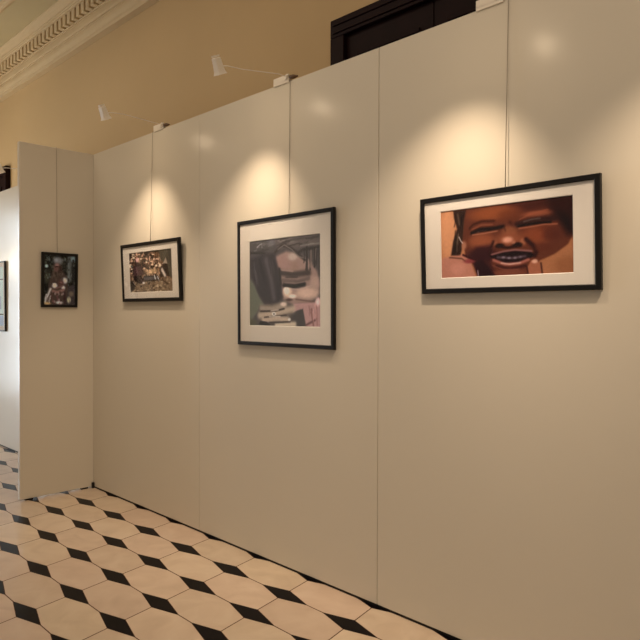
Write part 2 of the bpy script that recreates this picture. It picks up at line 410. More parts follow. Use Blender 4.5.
  ('L',[(0.769,0.097),(0.82,0.093),(0.875,0.081)],(110,90,78),0.0088,0.8),
  ('L',[(0.541,0.112),(0.603,0.101),(0.649,0.096)],(52,40,36),0.008,0.8),
  ('L',[(0.654,0.099),(0.689,0.089),(0.731,0.088)],(66,52,46),0.0105,0.8),
  ('L',[(0.586,0.08),(0.646,0.069),(0.695,0.064)],(110,90,78),0.0131,0.8),
  ('L',[(0.913,0.139),(0.956,0.125),(0.998,0.125)],(110,90,78),0.013,0.8),
  ('L',[(0.115,0.033),(0.148,0.026),(0.184,0.014)],(120,104,92),0.011,0.6),
  ('L',[(0.121,0.086),(0.157,0.086),(0.2,0.064)],(120,104,92),0.0065,0.6),
  ('L',[(0.228,0.054),(0.258,0.048),(0.3,0.034)],(60,48,42),0.0114,0.6),
  ('L',[(0.075,0.12),(0.105,0.115),(0.117,0.108)],(120,104,92),0.0087,0.6),
  ('L',[(0.176,0.071),(0.21,0.057),(0.241,0.053)],(60,48,42),0.0108,0.6),
  ('L',[(0.137,0.131),(0.183,0.125),(0.215,0.109)],(60,48,42),0.0087,0.6),
  ('L',[(0.204,0.065),(0.229,0.068),(0.253,0.051)],(120,104,92),0.0071,0.6),
  ('L',[(0.291,0.085),(0.33,0.072),(0.364,0.064)],(120,104,92),0.0062,0.6),
  ('L',[(0.208,0.137),(0.251,0.122),(0.29,0.113)],(60,48,42),0.0108,0.6),
  ('L',[(0.148,0.063),(0.189,0.048),(0.229,0.041)],(120,104,92),0.0107,0.6),
  ('L',[(0.163,0.136),(0.193,0.132),(0.223,0.119)],(60,48,42),0.0076,0.6),
  ('L',[(0.219,0.062),(0.26,0.048),(0.301,0.039)],(120,104,92),0.0072,0.6),
  ('L',[(0.184,0.062),(0.207,0.056),(0.243,0.046)],(120,104,92),0.008,0.6),
  ('L',[(0.033,0.033),(0.061,0.027),(0.089,0.018)],(120,104,92),0.0068,0.6),
  ('L',[(0.162,0.248),(0.232,0.49)],(44,32,34),0.0352,0.7),
  ('L',[(0.39,0.159),(0.484,0.088),(0.597,0.121),(0.699,0.195),(0.799,0.27)],(62,46,40),0.0242,1),
  ('L',[(0.699,0.195),(0.766,0.162),(0.984,0.145)],(58,44,40),0.0242,1),
  ('L',[(0.428,0.131),(0.517,0.087),(0.61,0.136),(0.72,0.231),(0.803,0.257)],(126,104,88),0.011,0.8),
  ('L',[(0.417,0.086),(0.636,0.034),(0.984,0.04)],(78,62,55),0.0154,0.7),
  ('L',[(0.741,0.112),(0.984,0.107)],(140,120,105),0.0132,0.6),
  ('L',[(0.824,0.139),(0.825,0.395)],(48,34,32),0.0176,1),
  ('L',[(0.87,0.148),(0.866,0.38)],(56,40,36),0.0154,1),
  ('L',[(0.925,0.157),(0.921,0.354)],(50,36,34),0.0154,1),
  ('L',[(0.984,0.182),(0.988,0.433)],(62,44,40),0.022,1),
  ('L',[(0.844,0.273),(0.844,0.384)],(150,112,95),0.011,0.6),
  ('L',[(0.465,0.395),(0.635,0.424),(0.848,0.413)],(76,54,46),0.0484,1),
  ('L',[(0.493,0.478),(0.698,0.5),(0.848,0.474)],(104,78,66),0.0308,0.8),
  ('L',[(0.517,0.535),(0.656,0.55),(0.786,0.534)],(38,28,26),0.0418,1),
  ('L',[(0.447,0.355),(0.466,0.525)],(50,38,36),0.0286,1),
  ('L',[(0.548,0.575),(0.719,0.59),(0.884,0.551)],(170,130,112),0.0132,0.8),
  ('L',[(0.483,0.366),(0.635,0.386)],(170,128,110),0.0132,0.6),
  ('B',[(0.823,0.631)],(192,148,122),(0.154,0.0601),1),
  ('B',[(0.925,0.515)],(176,132,110),(0.055,0.0707),0.8),
  ('B',[(0.559,0.611)],(202,162,132),(0.066,0.0601),1),
  ('B',[(0.552,0.597)],(228,194,162),(0.0308,0.0354),1),
  ('B',[(0.63,0.662)],(218,178,152),(0.0528,0.023),1),
  ('B',[(0.58,0.7)],(88,58,48),(0.0484,0.0159),1),
  ('L',[(0.677,0.697),(0.924,0.726)],(110,72,60),0.0132,0.7),
  ('P',[(0.645,0.742),(0.924,0.73),(0.968,0.676),(1.0,0.695),(1.0,1.0),(0.812,0.995),(0.781,0.854),(0.74,0.806),(0.634,0.837)],(172,120,108),0.011,1),
  ('L',[(0.884,0.803),(0.904,0.982)],(142,88,78),0.0176,1),
  ('L',[(0.944,0.752),(0.954,0.972)],(160,100,90),0.0132,1),
  ('B',[(0.96,0.727)],(220,170,155),(0.0308,0.0442),0.8),
  ('L',[(0.812,0.975),(0.924,0.922)],(120,72,66),0.0176,1),
  ('P',[(0.586,0.864),(0.771,0.799),(0.798,0.996),(0.633,0.999),(0.573,0.926)],(76,62,56),0.0088,1),
  ('P',[(0.147,0.764),(0.481,0.721),(0.634,0.802),(0.633,0.995),(0.146,0.997)],(84,66,56),0.011,1),
  ('L',[(0.183,0.79),(0.346,0.796),(0.525,0.752)],(150,122,98),0.0572,1),
  ('L',[(0.158,0.875),(0.345,0.856),(0.634,0.802)],(172,140,112),0.0616,1),
  ('L',[(0.21,0.93),(0.413,0.909),(0.564,0.919)],(176,142,114),0.0528,1),
  ('L',[(0.402,0.982),(0.659,0.967)],(182,152,122),0.044,1),
  ('B',[(0.503,0.748)],(196,160,136),(0.044,0.0248),1),
  ('L',[(0.171,0.827),(0.391,0.823),(0.514,0.798)],(60,45,38),0.0132,1),
  ('L',[(0.229,0.896),(0.547,0.869)],(70,52,44),0.011,1),
  ('L',[(0.299,0.958),(0.594,0.943)],(66,50,42),0.0132,1),
  ('P',[(0.134,1.001),(0.17,0.938),(0.257,0.948),(0.349,0.997)],(24,21,22),0.0066,1),
  ('B',[(0.368,0.856)],(214,194,174),(0.0264,0.0212),1),
  ('B',[(0.368,0.857)],(90,70,60),(0.0132,0.0106),1),
  ('B',[(0.586,0.918)],(200,180,160),(0.0176,0.0177),1),
  ('L',[(0.941,0.158),(0.933,0.23),(0.936,0.284)],(140,108,90),0.0089,0.7),
  ('L',[(0.888,0.185),(0.89,0.279),(0.879,0.392)],(140,108,90),0.0076,0.7),
  ('L',[(0.891,0.158),(0.889,0.223),(0.885,0.289)],(50,36,32),0.0094,0.7),
  ('L',[(0.79,0.146),(0.793,0.231),(0.783,0.3)],(50,36,32),0.0108,0.7),
  ('L',[(0.87,0.181),(0.87,0.275),(0.863,0.351)],(140,108,90),0.0116,0.7),
  ('L',[(0.88,0.175),(0.882,0.268),(0.871,0.361)],(140,108,90),0.0124,0.7),
  ('L',[(0.952,0.181),(0.945,0.26),(0.945,0.329)],(50,36,32),0.0136,0.7),
  ('L',[(0.817,0.171),(0.82,0.277),(0.807,0.381)],(50,36,32),0.0099,0.7),
  ('L',[(0.069,0.271),(0.099,0.386),(0.119,0.492)],(92,74,70),0.0068,0.45),
  ('L',[(0.408,0.442),(0.421,0.548),(0.451,0.638)],(44,34,34),0.0083,0.45),
  ('L',[(0.312,0.266),(0.335,0.33),(0.343,0.408)],(92,74,70),0.0113,0.45),
  ('L',[(0.344,0.255),(0.36,0.324),(0.373,0.385)],(92,74,70),0.0123,0.45),
  ('L',[(0.064,0.341),(0.095,0.439),(0.112,0.551)],(92,74,70),0.0099,0.45),
  ('L',[(0.301,0.336),(0.321,0.421),(0.335,0.486)],(92,74,70),0.0077,0.45),
  ('L',[(0.1,0.355),(0.128,0.444),(0.14,0.53)],(92,74,70),0.0114,0.45),
  ('L',[(0.067,0.272),(0.088,0.394),(0.117,0.495)],(92,74,70),0.0128,0.45),
  ('L',[(0.215,0.312),(0.22,0.368),(0.242,0.432)],(44,34,34),0.011,0.45),
  ('L',[(0.078,0.25),(0.094,0.353),(0.12,0.439)],(92,74,70),0.0103,0.45),
  ('L',[(0.083,0.333),(0.102,0.431),(0.124,0.514)],(92,74,70),0.0139,0.45),
  ('L',[(0.3,0.283),(0.322,0.346),(0.326,0.4)],(44,34,34),0.0129,0.45),
  ('L',[(0.934,0.784),(0.937,0.857),(0.947,0.912)],(140,86,76),0.012,0.6),
  ('L',[(0.878,0.813),(0.879,0.861),(0.887,0.903)],(140,86,76),0.014,0.6),
  ('L',[(0.902,0.802),(0.911,0.854),(0.913,0.909)],(205,142,126),0.0073,0.6),
  ('L',[(0.845,0.768),(0.857,0.822),(0.855,0.869)],(140,86,76),0.0093,0.6),
  ('L',[(0.894,0.827),(0.899,0.882),(0.905,0.939)],(205,142,126),0.0074,0.6),
  ('L',[(0.925,0.758),(0.938,0.823),(0.939,0.889)],(205,142,126),0.0109,0.6),
  ('L',[(0.861,0.765),(0.861,0.807),(0.869,0.849)],(140,86,76),0.0068,0.6),
  ('L',[(0.504,0.539),(0.656,0.557),(0.778,0.54)],(24,17,16),0.0154,1),
  ('L',[(0.526,0.509),(0.677,0.52),(0.813,0.504)],(150,112,94),0.011,0.7),
  ('L',[(0.537,0.448),(0.698,0.455)],(60,42,36),0.011,0.7),
  ('B',[(0.53,0.585)],(245,212,182),(0.0198,0.0212),1),
  ('L',[(0.323,0.823),(0.436,0.812)],(205,172,144),0.0088,0.8),
  ('L',[(0.299,0.889),(0.458,0.884)],(205,174,146),0.0088,0.8),
 ]),
 'HEAP': ((140, 100, 70), [
  ('N',5,[(222,168,124),(150,96,62),(70,42,34),(190,130,92)],22),
  ('B',[(0.253,0.052)],(225,165,125),(0.015,0.0202),0.9),
  ('B',[(0.095,0.36)],(90,54,36),(0.0195,0.0235),0.9),
  ('B',[(0.719,0.086)],(90,54,36),(0.0268,0.022),0.9),
  ('B',[(0.072,0.216)],(60,34,26),(0.0312,0.0187),0.9),
  ('B',[(0.151,0.202)],(48,26,20),(0.0157,0.0284),0.9),
  ('B',[(0.139,0.137)],(90,54,36),(0.026,0.0276),0.9),
  ('B',[(0.446,0.416)],(48,26,20),(0.0192,0.0202),0.9),
  ('B',[(0.569,0.262)],(205,150,112),(0.0154,0.0216),0.9),
  ('B',[(0.411,0.525)],(48,26,20),(0.0268,0.0168),0.9),
  ('B',[(0.08,0.254)],(48,26,20),(0.0262,0.023),0.9),
  ('B',[(0.311,0.059)],(60,34,26),(0.0189,0.0194),0.9),
  ('B',[(0.465,0.494)],(90,54,36),(0.0308,0.0161),0.9),
  ('B',[(0.382,0.243)],(60,34,26),(0.0236,0.0144),0.9),
  ('B',[(0.583,0.099)],(240,190,146),(0.0314,0.0156),0.9),
  ('B',[(0.625,0.168)],(48,26,20),(0.0149,0.0214),0.9),
  ('B',[(0.314,0.429)],(240,190,146),(0.0235,0.0152),0.9),
  ('B',[(0.661,0.218)],(225,165,125),(0.0222,0.0258),0.9),
  ('B',[(0.42,0.11)],(60,34,26),(0.0228,0.0251),0.9),
  ('B',[(0.598,0.215)],(225,165,125),(0.0168,0.0144),0.9),
  ('B',[(0.506,0.457)],(60,34,26),(0.0311,0.0234),0.9),
  ('B',[(0.052,0.375)],(60,34,26),(0.0154,0.0162),0.9),
  ('B',[(0.631,0.51)],(48,26,20),(0.0158,0.0249),0.9),
  ('B',[(0.548,0.335)],(225,165,125),(0.0298,0.0232),0.9),
  ('B',[(0.428,0.267)],(240,190,146),(0.0285,0.0232),0.9),
  ('B',[(0.529,0.409)],(48,26,20),(0.0192,0.0256),0.9),
  ('B',[(0.421,0.204)],(48,26,20),(0.0198,0.0153),0.9),
  ('B',[(0.501,0.193)],(205,150,112),(0.0157,0.0249),0.9),
  ('B',[(0.042,0.065)],(48,26,20),(0.0311,0.0258),0.9),
  ('B',[(0.614,0.542)],(48,26,20),(0.025,0.0167),0.9),
  ('B',[(0.112,0.113)],(205,150,112),(0.0207,0.0157),0.9),
  ('B',[(0.596,0.427)],(225,165,125),(0.0162,0.0213),0.9),
  ('B',[(0.472,0.118)],(48,26,20),(0.0276,0.0198),0.9),
  ('B',[(0.104,0.174)],(48,26,20),(0.0302,0.0202),0.9),
  ('B',[(0.149,0.036)],(48,26,20),(0.026,0.0156),0.9),
  ('B',[(0.694,0.367)],(48,26,20),(0.0164,0.0256),0.9),
  ('B',[(0.509,0.153)],(225,165,125),(0.0146,0.0271),0.9),
  ('B',[(0.353,0.491)],(60,34,26),(0.0213,0.0165),0.9),
  ('B',[(0.6,0.21)],(225,165,125),(0.0234,0.0249),0.9),
  ('B',[(0.273,0.447)],(240,190,146),(0.0285,0.0233),0.9),
  ('B',[(0.459,0.248)],(48,26,20),(0.017,0.0259),0.9),
  ('B',[(0.299,0.075)],(60,34,26),(0.0214,0.0247),0.9),
  ('B',[(0.655,0.163)],(90,54,36),(0.0282,0.0181),0.9),
  ('B',[(0.352,0.309)],(90,54,36),(0.0161,0.0162),0.9),
  ('B',[(0.019,0.271)],(48,26,20),(0.0246,0.016),0.9),
  ('B',[(0.023,0.36)],(205,150,112),(0.025,0.021),0.9),
  ('B',[(0.353,0.397)],(205,150,112),(0.0214,0.0282),0.9),
  ('B',[(0.662,0.414)],(48,26,20),(0.026,0.0214),0.9),
  ('B',[(0.275,0.334)],(60,34,26),(0.0262,0.0212),0.9),
  ('B',[(0.233,0.034)],(90,54,36),(0.0278,0.0225),0.9),
  ('B',[(0.302,0.534)],(225,165,125),(0.0148,0.0274),0.9),
  ('B',[(0.059,0.403)],(60,34,26),(0.026,0.0278),0.9),
  ('B',[(0.498,0.477)],(225,165,125),(0.0272,0.0225),0.9),
  ('B',[(0.371,0.081)],(205,150,112),(0.0167,0.0184),0.9),
  ('B',[(0.31,0.534)],(90,54,36),(0.026,0.0189),0.9),
  ('B',[(0.4,0.143)],(60,34,26),(0.0261,0.0181),0.9),
  ('B',[(0.087,0.371)],(60,34,26),(0.024,0.0241),0.9),
  ('B',[(0.204,0.069)],(205,150,112),(0.0196,0.0254),0.9),
  ('B',[(0.058,0.509)],(225,165,125),(0.0159,0.0195),0.9),
  ('B',[(0.187,0.048)],(205,150,112),(0.0242,0.0259),0.9),
  ('B',[(0.534,0.263)],(225,165,125),(0.0218,0.0213),0.9),
  ('B',[(0.238,0.167)],(225,165,125),(0.0249,0.028),0.9),
  ('B',[(0.326,0.106)],(205,150,112),(0.0196,0.0217),0.9),
  ('B',[(0.155,0.112)],(90,54,36),(0.0247,0.0231),0.9),
  ('B',[(0.263,0.062)],(205,150,112),(0.0308,0.0153),0.9),
  ('B',[(0.691,0.226)],(225,165,125),(0.0291,0.023),0.9),
  ('B',[(0.643,0.373)],(240,190,146),(0.0282,0.026),0.9),
  ('B',[(0.163,0.095)],(205,150,112),(0.0162,0.0155),0.9),
  ('B',[(0.553,0.345)],(225,165,125),(0.0221,0.0181),0.9),
  ('B',[(0.514,0.523)],(240,190,146),(0.0309,0.0227),0.9),
  ('B',[(0.272,0.45)],(225,165,125),(0.0179,0.0181),0.9),
  ('B',[(0.341,0.384)],(48,26,20),(0.0272,0.0144),0.9),
  ('B',[(0.678,0.3)],(60,34,26),(0.0147,0.0282),0.9),
  ('B',[(0.122,0.01)],(90,54,36),(0.0211,0.0184),0.9),
  ('B',[(0.058,0.407)],(240,190,146),(0.0269,0.0177),0.9),
  ('B',[(0.579,0.566)],(60,34,26),(0.0274,0.0161),0.9),
  ('B',[(0.295,0.177)],(240,190,146),(0.0231,0.0238),0.9),
  ('B',[(0.431,0.192)],(205,150,112),(0.0203,0.0262),0.9),
  ('B',[(0.332,0.144)],(90,54,36),(0.0314,0.0173),0.9),
  ('B',[(0.072,0.147)],(225,165,125),(0.0162,0.0205),0.9),
  ('B',[(0.406,0.236)],(60,34,26),(0.0305,0.0146),0.9),
  ('B',[(0.117,0.052)],(240,190,146),(0.0285,0.0153),0.9),
  ('B',[(0.026,0.298)],(240,190,146),(0.0309,0.0265),0.9),
  ('B',[(0.058,0.118)],(48,26,20),(0.0312,0.0199),0.9),
  ('B',[(0.378,0.531)],(48,26,20),(0.0248,0.026),0.9),
  ('B',[(0.389,0.063)],(48,26,20),(0.0213,0.0251),0.9),
  ('B',[(0.615,0.537)],(205,150,112),(0.0258,0.0226),0.9),
  ('B',[(0.05,0.014)],(48,26,20),(0.0277,0.0195),0.9),
  ('B',[(0.662,0.254)],(60,34,26),(0.0316,0.0247),0.9),
  ('B',[(0.114,0.422)],(60,34,26),(0.0218,0.0281),0.9),
  ('B',[(0.173,0.235)],(60,34,26),(0.0192,0.0204),0.9),
  ('B',[(0.01,0.335)],(240,190,146),(0.0277,0.0248),0.9),
  ('B',[(0.069,0.205)],(225,165,125),(0.0299,0.0267),0.9),
  ('B',[(0.473,0.429)],(48,26,20),(0.023,0.018),0.9),
  ('B',[(0.119,0.133)],(240,190,146),(0.0303,0.0275),0.9),
  ('B',[(0.014,0.432)],(90,54,36),(0.0161,0.0152),0.9),
  ('P',[(-0.034,0.678),(0.367,0.716),(0.685,0.71),(1.008,0.687),(1.0,1.0),(0.0,1.0)],(132,102,72),0.0262,0.75),
  ('P',[(0.687,-0.011),(1.0,-0.0),(1.001,0.686),(0.919,0.644),(0.858,0.331),(0.754,0.265),(0.723,0.108)],(80,68,52),0.0187,0.92),
  ('B',[(0.389,0.923)],(160,126,90),(0.0172,0.0153),0.8),
  ('B',[(0.305,0.742)],(60,42,32),(0.0214,0.0129),0.8),
  ('B',[(0.565,0.841)],(82,60,42),(0.0294,0.0203),0.8),
  ('B',[(0.279,0.858)],(60,42,32),(0.027,0.0111),0.8),
  ('B',[(0.682,0.745)],(82,60,42),(0.0149,0.0119),0.8),
  ('B',[(0.521,0.883)],(82,60,42),(0.0281,0.0102),0.8),
  ('B',[(0.046,0.807)],(185,150,112),(0.0205,0.0098),0.8),
  ('B',[(0.462,0.747)],(185,150,112),(0.0167,0.0197),0.8),
  ('B',[(0.721,0.974)],(185,150,112),(0.0308,0.0206),0.8),
  ('B',[(0.85,0.888)],(160,126,90),(0.0262,0.0168),0.8),
  ('B',[(0.746,0.869)],(185,150,112),(0.0212,0.0199),0.8),
  ('B',[(0.824,0.832)],(160,126,90),(0.0216,0.0147),0.8),
  ('B',[(0.512,0.871)],(160,126,90),(0.0181,0.0146),0.8),
  ('B',[(0.755,0.763)],(185,150,112),(0.0297,0.0137),0.8),
  ('B',[(0.283,0.786)],(185,150,112),(0.0279,0.0178),0.8),
  ('B',[(0.273,0.719)],(82,60,42),(0.0189,0.0114),0.8),
  ('B',[(0.713,0.884)],(82,60,42),(0.0295,0.0198),0.8),
  ('B',[(0.609,0.874)],(160,126,90),(0.0299,0.0135),0.8),
  ('B',[(0.02,0.713)],(160,126,90),(0.0286,0.0151),0.8),
  ('B',[(0.033,0.814)],(60,42,32),(0.0216,0.0155),0.8),
  ('B',[(0.63,0.785)],(160,126,90),(0.0308,0.0108),0.8),
  ('B',[(0.73,0.885)],(185,150,112),(0.0153,0.0175),0.8),
  ('B',[(0.66,0.961)],(185,150,112),(0.0269,0.0103),0.8),
  ('B',[(0.129,0.91)],(160,126,90),(0.019,0.0129),0.8),
  ('B',[(0.881,0.821)],(60,42,32),(0.0258,0.0151),0.8),
  ('B',[(0.172,0.766)],(82,60,42),(0.0191,0.0201),0.8),
  ('B',[(0.48,0.761)],(60,42,32),(0.0315,0.0167),0.8),
  ('B',[(0.636,0.897)],(60,42,32),(0.0176,0.0111),0.8),
  ('B',[(0.183,0.844)],(160,126,90),(0.0305,0.0134),0.8),
  ('B',[(0.16,0.779)],(82,60,42),(0.023,0.0155),0.8),
  ('B',[(0.571,0.898)],(185,150,112),(0.0217,0.0183),0.8),
  ('B',[(0.316,0.743)],(185,150,112),(0.019,0.0136),0.8),
  ('B',[(0.503,0.909)],(160,126,90),(0.0161,0.0186),0.8),
  ('B',[(0.359,0.743)],(82,60,42),(0.0254,0.019),0.8),
  ('B',[(0.051,0.968)],(185,150,112),(0.0211,0.0167),0.8),
  ('B',[(0.106,0.938)],(185,150,112),(0.0296,0.013),0.8),
  ('B',[(0.729,0.838)],(185,150,112),(0.0294,0.0103),0.8),
  ('B',[(0.083,0.714)],(60,42,32),(0.0162,0.0178),0.8),
  ('B',[(0.116,0.818)],(185,150,112),(0.0184,0.0099),0.8),
  ('B',[(0.664,0.906)],(160,126,90),(0.0201,0.0136),0.8),
  ('B',[(0.489,0.749)],(160,126,90),(0.0277,0.0108),0.8),
  ('B',[(0.087,0.973)],(185,150,112),(0.0238,0.0144),0.8),
  ('B',[(0.325,0.835)],(82,60,42),(0.0286,0.01),0.8),
  ('B',[(0.399,0.886)],(160,126,90),(0.0302,0.0132),0.8),
  ('B',[(0.157,0.722)],(60,42,32),(0.0306,0.0148),0.8),
  ('B',[(0.567,0.934)],(82,60,42),(0.0254,0.0124),0.8),
  ('B',[(0.756,0.799)],(160,126,90),(0.0226,0.018),0.8),
  ('B',[(0.15,0.761)],(160,126,90),(0.0264,0.0177),0.8),
  ('B',[(0.467,0.782)],(60,42,32),(0.0188,0.0167),0.8),
  ('B',[(0.274,0.836)],(60,42,32),(0.0261,0.0185),0.8),
  ('B',[(0.115,0.863)],(160,126,90),(0.0189,0.0135),0.8),
  ('B',[(0.559,0.87)],(60,42,32),(0.0181,0.0098),0.8),
  ('B',[(0.654,0.856)],(185,150,112),(0.0295,0.0198),0.8),
  ('B',[(0.625,0.743)],(185,150,112),(0.0195,0.0154),0.8),
  ('B',[(0.429,0.977)],(160,126,90),(0.0168,0.0169),0.8),
  ('B',[(-0.001,0.959)],(185,150,112),(0.0199,0.0191),0.8),
  ('B',[(0.436,0.941)],(185,150,112),(0.0261,0.0134),0.8),
  ('B',[(0.722,0.89)],(60,42,32),(0.0281,0.0113),0.8),
  ('B',[(0.666,0.869)],(185,150,112),(0.0228,0.0148),0.8),
  ('B',[(0.05,0.848)],(82,60,42),(0.0227,0.0109),0.8),
  ('B',[(0.187,0.754)],(60,42,32),(0.0232,0.017),0.8),
  ('B',[(0.666,0.829)],(185,150,112),(0.0256,0.0121),0.8),
  ('B',[(0.92,0.792)],(185,150,112),(0.0186,0.0103),0.8),
  ('B',[(0.456,0.801)],(60,42,32),(0.0271,0.0137),0.8),
  ('B',[(0.79,0.921)],(160,126,90),(0.0298,0.0155),0.8),
  ('B',[(0.165,0.723)],(160,126,90),(0.0148,0.0181),0.8),
  ('B',[(0.181,0.948)],(185,150,112),(0.0299,0.0148),0.8),
  ('B',[(0.544,0.731)],(60,42,32),(0.0281,0.0181),0.8),
  ('B',[(0.838,0.894)],(82,60,42),(0.0268,0.0191),0.8),
  ('B',[(0.02,0.943)],(160,126,90),(0.0314,0.0118),0.8),
  ('P',[(0.395,0.006),(0.691,0.001),(0.724,0.06),(0.507,0.028)],(40,28,24),0.0112,1),
  ('L',[(0.944,0.035),(0.96,0.397)],(62,54,44),0.0337,0.7),
  ('L',[(0.866,0.046),(0.827,0.194)],(92,82,62),0.0412,0.6),
  ('B',[(0.545,0.504)],(196,148,100),(0.1684,0.0697),0.75),
  ('B',[(-0.017,0.428)],(190,160,130),(0.0299,0.1195),0.4),
  ('P',[(0.107,0.378),(0.189,0.302),(0.288,0.363),(0.329,0.511),(0.307,0.575),(0.196,0.602),(0.088,0.563)],(86,50,48),0.0094,1),
  ('B',[(0.204,0.194)],(222,146,128),(0.0374,0.0598),1),
  ('B',[(0.199,0.303)],(58,28,26),(0.0561,0.0518),1),
  ('L',[(0.166,0.378),(0.2,0.503)],(120,76,70),0.0262,0.7),
  ('L',[(0.293,0.387),(0.337,0.491)],(70,36,34),0.0225,1),
  ('P',[(0.081,0.579),(0.295,0.586),(0.332,0.715),(0.357,0.761),(0.247,0.789),(0.108,0.684)],(46,26,26),0.0094,1),
  ('L',[(0.234,0.628),(0.318,0.735)],(110,76,70),0.0187,0.7),
  ('B',[(0.338,0.766)],(205,180,165),(0.0337,0.0279),1),
  ('L',[(0.03,0.722),(0.126,0.831)],(50,34,30),0.0225,1),
  ('L',[(0.08,0.725),(0.127,0.81)],(170,140,120),0.0094,0.8),
  ('P',[(-0.011,0.721),(0.071,0.703),(0.123,0.893),(0.017,0.992)],(52,40,34),0.015,0.7),
  ('P',[(0.862,0.198),(0.899,0.358),(0.79,0.361)],(154,124,98),0.0094,1),
  ('B',[(0.839,0.378)],(48,28,24),(0.0599,0.0359),1),
  ('P',[(0.749,0.404),(0.895,0.392),(0.928,0.629),(0.72,0.657)],(50,32,28),0.0094,1),
  ('L',[(0.774,0.484),(0.832,0.616)],(190,160,134),0.0449,1),
  ('B',[(0.729,0.37)],(214,170,130),(0.0299,0.0398),1),
  ('P',[(0.329,0.602),(0.67,0.607),(0.689,0.711),(0.363,0.72)],(88,76,74),0.0094,1),
  ('L',[(0.351,0.618),(0.67,0.619)],(60,48,46),0.0112,1),
  ('L',[(0.597,0.607),(0.616,0.687)],(190,176,160),0.0168,1),
  ('L',[(0.67,0.631),(0.694,0.721)],(180,164,148),0.015,1),
  ('L',[(0.366,0.72),(0.685,0.718)],(50,36,32),0.015,0.8),
  ('L',[(0.793,0.735),(0.897,0.818)],(70,40,30),0.0187,0.7),
  ('L',[(0.478,0.802),(0.529,0.945)],(90,66,46),0.0094,0.5),
 ]),
 'MOTHER': ((45, 42, 36), [
  ('N',7,[(30,30,26),(58,56,46),(40,38,34),(70,66,54)],14),
  ('L',[(0.808,0.027),(0.811,0.49)],(84,82,76),0.1286,1),
  ('L',[(0.772,0.037),(0.799,0.49)],(110,108,100),0.0245,0.6),
  ('B',[(0.925,0.055)],(120,132,130),(0.0796,0.0735),0.8),
  ('B',[(0.083,0.228)],(136,144,140),(0.0551,0.0368),1),
  ('B',[(0.108,0.461)],(78,72,54),(0.0796,0.1287),0.7),
  ('L',[(0.927,0.087),(0.933,0.657)],(40,36,36),0.049,1),
  ('P',[(0.729,0.621),(0.993,0.581),(1.0,1.0),(0.74,1.0)],(70,56,56),0.0306,0.8),
  ('P',[(0.263,0.324),(0.581,0.301),(0.738,0.436),(0.767,0.658),(0.724,1.0),(0.055,1.0),(0.116,0.774),(0.175,0.497)],(74,55,46),0.0306,1),
  ('B',[(0.355,0.386)],(96,76,60),(0.0919,0.0643),0.6),
  ('B',[(0.435,0.111)],(106,100,98),(0.1593,0.0809),1),
  ('B',[(0.381,0.098)],(130,124,120),(0.0613,0.0368),0.6),
  ('B',[(0.419,0.255)],(104,70,60),(0.1225,0.0956),1),
  ('B',[(0.406,0.196)],(128,90,80),(0.0674,0.0294),1),
  ('B',[(0.368,0.277)],(104,66,58),(0.049,0.0368),1),
  ('B',[(0.52,0.275)],(60,38,32),(0.0613,0.0735),0.8),
  ('B',[(0.413,0.231)],(60,30,28),(0.0796,0.0129),0.7),
  ('B',[(0.651,0.507)],(172,160,154),(0.098,0.0625),1),
  ('B',[(0.541,0.56)],(94,58,50),(0.098,0.0735),1),
  ('B',[(0.343,0.617)],(168,154,148),(0.0858,0.0478),1),
  ('B',[(0.614,0.65)],(168,154,148),(0.0613,0.0404),1),
  ('B',[(0.333,0.578)],(200,190,185),(0.0613,0.0184),0.6),
  ('L',[(0.292,0.721),(0.422,0.745),(0.613,0.697)],(124,86,74),0.0796,1),
  ('L',[(0.39,0.661),(0.574,0.622)],(110,75,66),0.0429,1),
  ('L',[(0.049,0.943),(0.131,0.812),(0.212,0.681)],(152,138,128),0.0674,1),
  ('L',[(0.116,0.962),(0.192,0.811)],(90,70,64),0.0214,1),
  ('L',[(0.238,0.811),(0.333,0.981)],(84,54,48),0.049,1),
  ('L',[(0.423,0.81),(0.456,0.924)],(96,58,54),0.049,1),
  ('B',[(0.488,0.952)],(154,144,134),(0.1103,0.0331),1),
  ('L',[(0.654,0.753),(0.682,0.981)],(60,36,36),0.0551,1),
  ('B',[(0.8,0.895)],(156,140,108),(0.0613,0.0662),1),
  ('L',[(0.798,0.847),(0.814,0.952)],(80,64,52),0.0153,1),
  ('B',[(0.116,0.972)],(176,136,84),(0.1103,0.0294),0.9),
  ('B',[(0.874,0.771)],(120,96,72),(0.0796,0.0551),0.7),
  ('B',[(0.184,0.109)],(100,104,92),(0.0239,0.0314),0.6),
  ('B',[(0.064,0.018)],(80,84,66),(0.0221,0.0208),0.6),
  ('B',[(0.229,0.2)],(26,26,22),(0.0279,0.0175),0.6),
  ('B',[(0.183,0.117)],(26,26,22),(0.0216,0.0236),0.6),
  ('B',[(0.252,0.143)],(80,84,66),(0.0237,0.0191),0.6),
  ('B',[(0.228,0.341)],(26,26,22),(0.0278,0.0311),0.6),
  ('B',[(0.21,0.212)],(80,84,66),(0.026,0.0273),0.6),
  ('B',[(0.196,0.366)],(80,84,66),(0.0182,0.0259),0.6),
  ('B',[(0.183,0.384)],(100,104,92),(0.018,0.0251),0.6),
  ('B',[(0.101,0.06)],(100,104,92),(0.0251,0.022),0.6),
  ('B',[(0.167,0.101)],(100,104,92),(0.024,0.0281),0.6),
  ('B',[(0.198,0.35)],(26,26,22),(0.0227,0.0304),0.6),
  ('B',[(0.194,0.441)],(100,104,92),(0.0231,0.0221),0.6),
  ('B',[(0.192,0.19)],(80,84,66),(0.0299,0.0202),0.6),
  ('B',[(0.124,0.458)],(100,104,92),(0.0251,0.0251),0.6),
  ('B',[(0.109,0.282)],(26,26,22),(0.0315,0.0157),0.6),
  ('B',[(0.084,0.408)],(100,104,92),(0.0159,0.0251),0.6),
  ('B',[(0.03,0.33)],(26,26,22),(0.0201,0.0169),0.6),
  ('B',[(0.112,0.168)],(26,26,22),(0.0294,0.0295),0.6),
